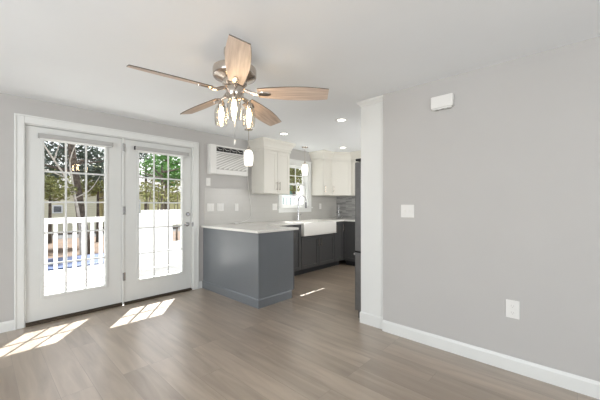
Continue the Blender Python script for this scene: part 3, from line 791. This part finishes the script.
tag(MB().box(-40, YB + T + .01, -.9, 60, 70, -.7).build('lawn', M['ground']), 'brown leaf-strewn lawn beyond the white railing', 'lawn', kind='structure')
tag(MB().box(-30, 21, -.7, 60, 24, -.69).build('road', M['road']), 'grey road behind the lawn in front of the houses', 'road', kind='structure')
b = MB(); 
yy = YB + T + .01
while yy < 7.4:
    b.box(-2.5, yy, -.11, 9.5, yy + .134, -.08, .004); yy += .14
b.box(-2.5, YB + T + .02, -.25, 9.5, 7.4, -.112)
tag(b.build('deck', M['deck']), 'sunlit pale deck just outside the glass doors', 'deck', kind='structure')
# porch roof over the doors
b = MB(); b.box(-1.6, YB + T, 2.43, 3.25, 5.27, 2.55)
tag(b.build('porch_roof', M['vinyl']), 'porch roof above the glass doors', 'porch roof', kind='structure')
# railing
def railing(x0, x1, y, zt, zb, sp, w_, label, name, cat, rail_h=.09):
    t = thing(name, label, cat, ((x0 + x1) / 2, y, -.08))
    MB().box(x0, y - .03, zt - rail_h, x1, y + .03, zt, .01).build('top_rail', M['vinyl'], t)
    MB().box(x0, y - .022, zb, x1, y + .022, zb + .07, .006).build('bottom_rail', M['vinyl'], t)
    n = int((x1 - x0) / sp)
    for i in range(n):
        x = x0 + .062 + sp * i
        if x > x1 - w_: break
        MB().box(x - w_ / 2, y - .018, zb + .0705, x + w_ / 2, y + .018, zt - rail_h - .0005).build('baluster', M['vinyl'], t)
    for x in (x0 - .05, x1 + .05): MB().box(x - .048, y - .05, -.0795, x + .048, y + .05, zt + .05, .006).build('post', M['vinyl'], t)
railing(.04, 2.14, 6.45, 1.01, .06, .130, .050, 'white vinyl railing with balusters along the deck edge', 'deck_railing', 'railing')
pv = thing('privacy_panel', 'solid white vinyl panel at the deck edge behind the right door', 'fence', (2.6, 6.45, -.08))
b = MB(); b.box(2.245, 6.43, -.04, 2.86, 6.47, 1.06); b.box(3.05, 6.43, -.04, 5.45, 6.47, 1.06); b.box(2.86, 6.43, .80, 3.05, 6.47, 1.06); b.box(2.86, 6.43, -.04, 3.05, 6.47, .43); b.build('board_panel', M['vinyl'], pv)
MB().box(2.242, 6.42, 1.061, 5.45, 6.48, 1.12, .006).build('top_rail', M['vinyl'], pv)
railing(5.6, 8.4, 6.45, 1.50, .3, .155, .085, 'tall white picket fence outside the kitchen window', 'picket_fence', 'fence', .05)

# blue tarpaulin, puffy edge
b = MB(); b.box(.2, 11.0, -.699, 3.9, 13.1, -.60, .04)
tag(b.build('blue_tarp', M['tarp']), 'blue tarpaulin stretched on the lawn behind the railing', 'tarp')
# leaves blobs
def leaves(b, centre, rad, n, size, flat=1.0):
    cx_, cy_, cz_ = centre
    for i in range(n):
        while True:
            p = Vector((rnd.uniform(-1, 1), rnd.uniform(-1, 1), rnd.uniform(-1, 1)))
            if p.length < 1: break
        p = Vector((p.x * rad[0], p.y * rad[1], p.z * rad[2])) + Vector(centre)
        s = size * rnd.uniform(.6, 1.3)
        u = Vector((rnd.uniform(-1, 1), rnd.uniform(-1, 1), rnd.uniform(-.6, .6))).normalized()
        v = u.cross(Vector((rnd.uniform(-1, 1), rnd.uniform(-1, 1), rnd.uniform(-1, 1)))).normalized()
        q = [b.b.verts.new(p + u * s), b.b.verts.new(p + v * s * .45), b.b.verts.new(p - u * s), b.b.verts.new(p - v * s * .45)]
        b.b.faces.new(q)
def tree(name, label, base, trunk, branches, blobs, size, mt, ml, group=None):
    t = thing(name, label, 'tree', base, group=group)
    b = MB(); b.tube(smoothpts([tuple(p[:3]) for p in trunk], 3), [trunk[0][3] + (trunk[-1][3] - trunk[0][3]) * i / (3 * (len(trunk) - 1)) for i in range(3 * (len(trunk) - 1) + 1)], 10)
    tr = b.build('trunk', mt, t, smooth=True)
    b = MB()
    for br in branches: b.tube(smoothpts(br[0], 3), [br[1] * (1 - .7 * i / (3 * (len(br[0]) - 1))) for i in range(3 * (len(br[0]) - 1) + 1)], 7)
    if branches: b.build('branches', mt, t, smooth=True)
    b = MB()
    for (cen, rad, n) in blobs: leaves(b, cen, rad, n, size)
    b.build('foliage', ml, t, smooth=False)
    return t
def px(px_, py_, y):   # where the sight line to a spot of the photo's frame meets the plane at this y
    u = px_ - 300; v = 203.7 - py_; f = 298.44
    dx = math.sin(yaw) * f + math.cos(yaw) * u; dy = math.cos(yaw) * f - math.sin(yaw) * u
    k_ = y / dy
    return (dx * k_, y, 1.2535 + v * k_)
def rbr(start, n, L, up=.3):
    out = []
    for i in range(n):
        a = rnd.uniform(0, 2 * PI); l = L * rnd.uniform(.6, 1.2)
        s = Vector(start) + Vector((0, 0, rnd.uniform(-.6, .9)))
        out.append(([tuple(s), tuple(s + Vector((math.cos(a) * l * .5, math.sin(a) * l * .5, up * l * .4))), tuple(s + Vector((math.cos(a) * l, math.sin(a) * l, up * l)))], .04))
    return out
# big leaning pine seen through the left door
A0 = px(84, 233, 14.0); A1 = px(78, 195, 14.0); A2 = px(73, 160, 14.0); A3 = px(70, 130, 14.0)
blobs = [(px(52, 153, 15), (.9, .8, .35), 600), (px(60, 168, 15), (.8, .8, .4), 500), (px(98, 172, 14.5), (.9, .8, .35), 600), (px(82, 150, 15), (.8, .6, .5), 500), (px(50, 132, 15), (1, .8, .4), 500), (px(96, 158, 15), (.6, .8, .3), 350), (px(80, 118, 15), (2.0, 1, .6), 800)]
tree('pine_tree', 'dark leaning pine trunk seen through the left glass door', (A0[0], 14, -.7), [(A0[0] + .1, 14, -.72, .19), A0 + (.17,), A1 + (.16,), A2 + (.15,), A3 + (.13,), (A3[0] - .1, 14, 6.2, .08)],
     rbr(A2, 9, 1.8) + rbr(A3, 8, 1.8), blobs, .085, M['bark'], M['needle'])
# pale forked tree beside it
B0 = px(80, 226, 13.4); B1 = px(75, 198, 13.4); B2 = px(66, 178, 13.4); B3 = px(54, 160, 13.4); B4 = px(42, 142, 13.4)
tree('birch_tree', 'pale slender forked tree in front of the dark pine', (B0[0], 13.4, -.7), [(B0[0] + .05, 13.4, -.72, .06), B0 + (.055,), B1 + (.05,), B2 + (.04,), B3 + (.035,), B4 + (.02,)],
     [([B1, px(72, 178, 13.4), px(70, 160, 13.4), px(78, 140, 13.4)], .04), ([B2, px(52, 172, 13.3), px(40, 168, 13.2)], .025), ([B3, px(58, 148, 13.4), px(62, 136, 13.4)], .025), ([B1, px(90, 190, 13.4), px(100, 176, 13.4)], .025)],
     [(px(50, 186, 13), (.7, .5, .3), 260), (px(64, 190, 13), (.4, .5, .25), 120)], .07, M['palebark'], M['leafyellow'])
def simple_tree(name, label, p, y, h, cr, n, size, mt, ml, hw=1.0, lean=0):
    x = p
    top = -.7 + h
    blobs = []
    for i in range(9):
        blobs.append(((x + rnd.uniform(-.6, .6) * cr, y + rnd.uniform(-.5, .5) * cr, top - cr * rnd.uniform(.1, 1.3) * hw), (cr * .5, cr * .5, cr * .32), n // 9))
    tree(name, label, (x, y, -.7), [(x, y, -.72, .12 * h / 5), (x + lean * .3, y, -.7 + h * .4, .09 * h / 5), (x + lean, y, top - cr * .4, .04)], rbr((x, y, top - cr), 7, cr * .8), blobs, size, mt, ml)
simple_tree('leafy_tree', 'yellow green tree beyond the lawn, left of the pine trunk', px(50, 200, 19)[0], 19, 3.7, 1.1, 900, .10, M['bark'], M['leafyellow'])
simple_tree('leafy_tree', 'yellow green tree beyond the lawn, right of the pine trunk', px(98, 200, 18)[0], 18, 3.9, 1.1, 1000, .10, M['bark'], M['leafyellow'])
simple_tree('leafy_tree', 'bright green tree seen high through the right glass door', px(166, 200, 14.4)[0], 14.4, 4.9, 1.35, 1900, .10, M['bark'], M['leafgreen'])
simple_tree('leafy_tree', 'yellow green low tree seen through the right glass door', px(158, 200, 12)[0], 11.6, 3.3, .95, 420, .09, M['bark'], M['leafyellow'])
simple_tree('bare_tree', 'dark bare-branched tree seen at the left of the right glass door', px(146, 200, 17)[0], 17, 4.9, 1.2, 500, .08, M['bark'], M['needle'])
simple_tree('leafy_tree', 'yellow green tree filling the top panes of the kitchen window', px(294, 200, 10)[0], 10, 5.2, 1.7, 3600, .09, M['bark'], M['leafyellow'], 1.1)
# twiggy stems above the white panel
t = thing('garden_shrub', 'bare twiggy shrub with upright stems above the white panel', 'shrub', (px(160, 200, 8.2)[0], 8.2, -.7))
b = MB()
for i in range(14):
    q0 = px(rnd.uniform(148, 180), 215, 8.2); x_ = q0[0]; hh = rnd.uniform(.9, 2.1)
    b.tube([(x_, 8.2 + rnd.uniform(-.3, .3), -.7), (x_ + rnd.uniform(-.06, .06), 8.2, hh * .6), (x_ + rnd.uniform(-.15, .15), 8.2 + rnd.uniform(-.2, .2), hh)], [.016, .012, .006], 5)
b.build('stems', M['bark'], t)
b = MB(); leaves(b, (px(160, 200, 8.2)[0], 8.2, 1.55), (.7, .35, .3), 160, .04); b.build('foliage', M['leafyellow'], t)
# houses
def house(name, label, x0, x1, y0, y1, zw, zr, m, wins):
    t = thing(name, label, 'house', ((x0 + x1) / 2, (y0 + y1) / 2, -.7))
    MB().box(x0, y0, -.7, x1, y1, zw).build('walls', m, t)
    b = MB(); ym = (y0 + y1) / 2
    vs = [b.b.verts.new(p) for p in ((x0 - .4, y0 - .4, zw), (x1 + .4, y0 - .4, zw), (x1 + .4, y1 + .4, zw), (x0 - .4, y1 + .4, zw), (x0 - .4, ym, zr), (x1 + .4, ym, zr))]
    for f in ((0, 1, 5, 4), (2, 3, 4, 5), (0, 4, 3), (1, 2, 5), (3, 2, 1, 0)): b.b.faces.new([vs[i] for i in f])
    b.build('roof', M['roofing'], t)
    for (a, c, d_, e) in wins:
        w_ = MB().box(a - .08, y0 - .05, d_ - .08, c + .08, y0 - .001, e + .08).build('window', M['vinyl'], t)
        MB().box(a, y0 - .07, d_, c, y0 - .051, e).build('pane', M['winglass'], w_)
house('house', 'beige sided house beyond the road behind the pine', 1.0, 6.0, 26, 33, 2.3, 4.0, M['siding'], [(3.45, 3.85, .68, 1.08)])
house('house', 'pale yellow house beyond the road at the right of the pine', 7.1, 12, 25, 32, 2.2, 3.9, M['siding2'], [(7.6, 8.5, .4, 1.5)])
house('garden_shed', 'teal garden shed seen through the kitchen window', 9.6, 12.57, 12.0, 14.5, 2.35, 3.0, M['teal'], [(10.0, 10.6, .9, 1.6)])
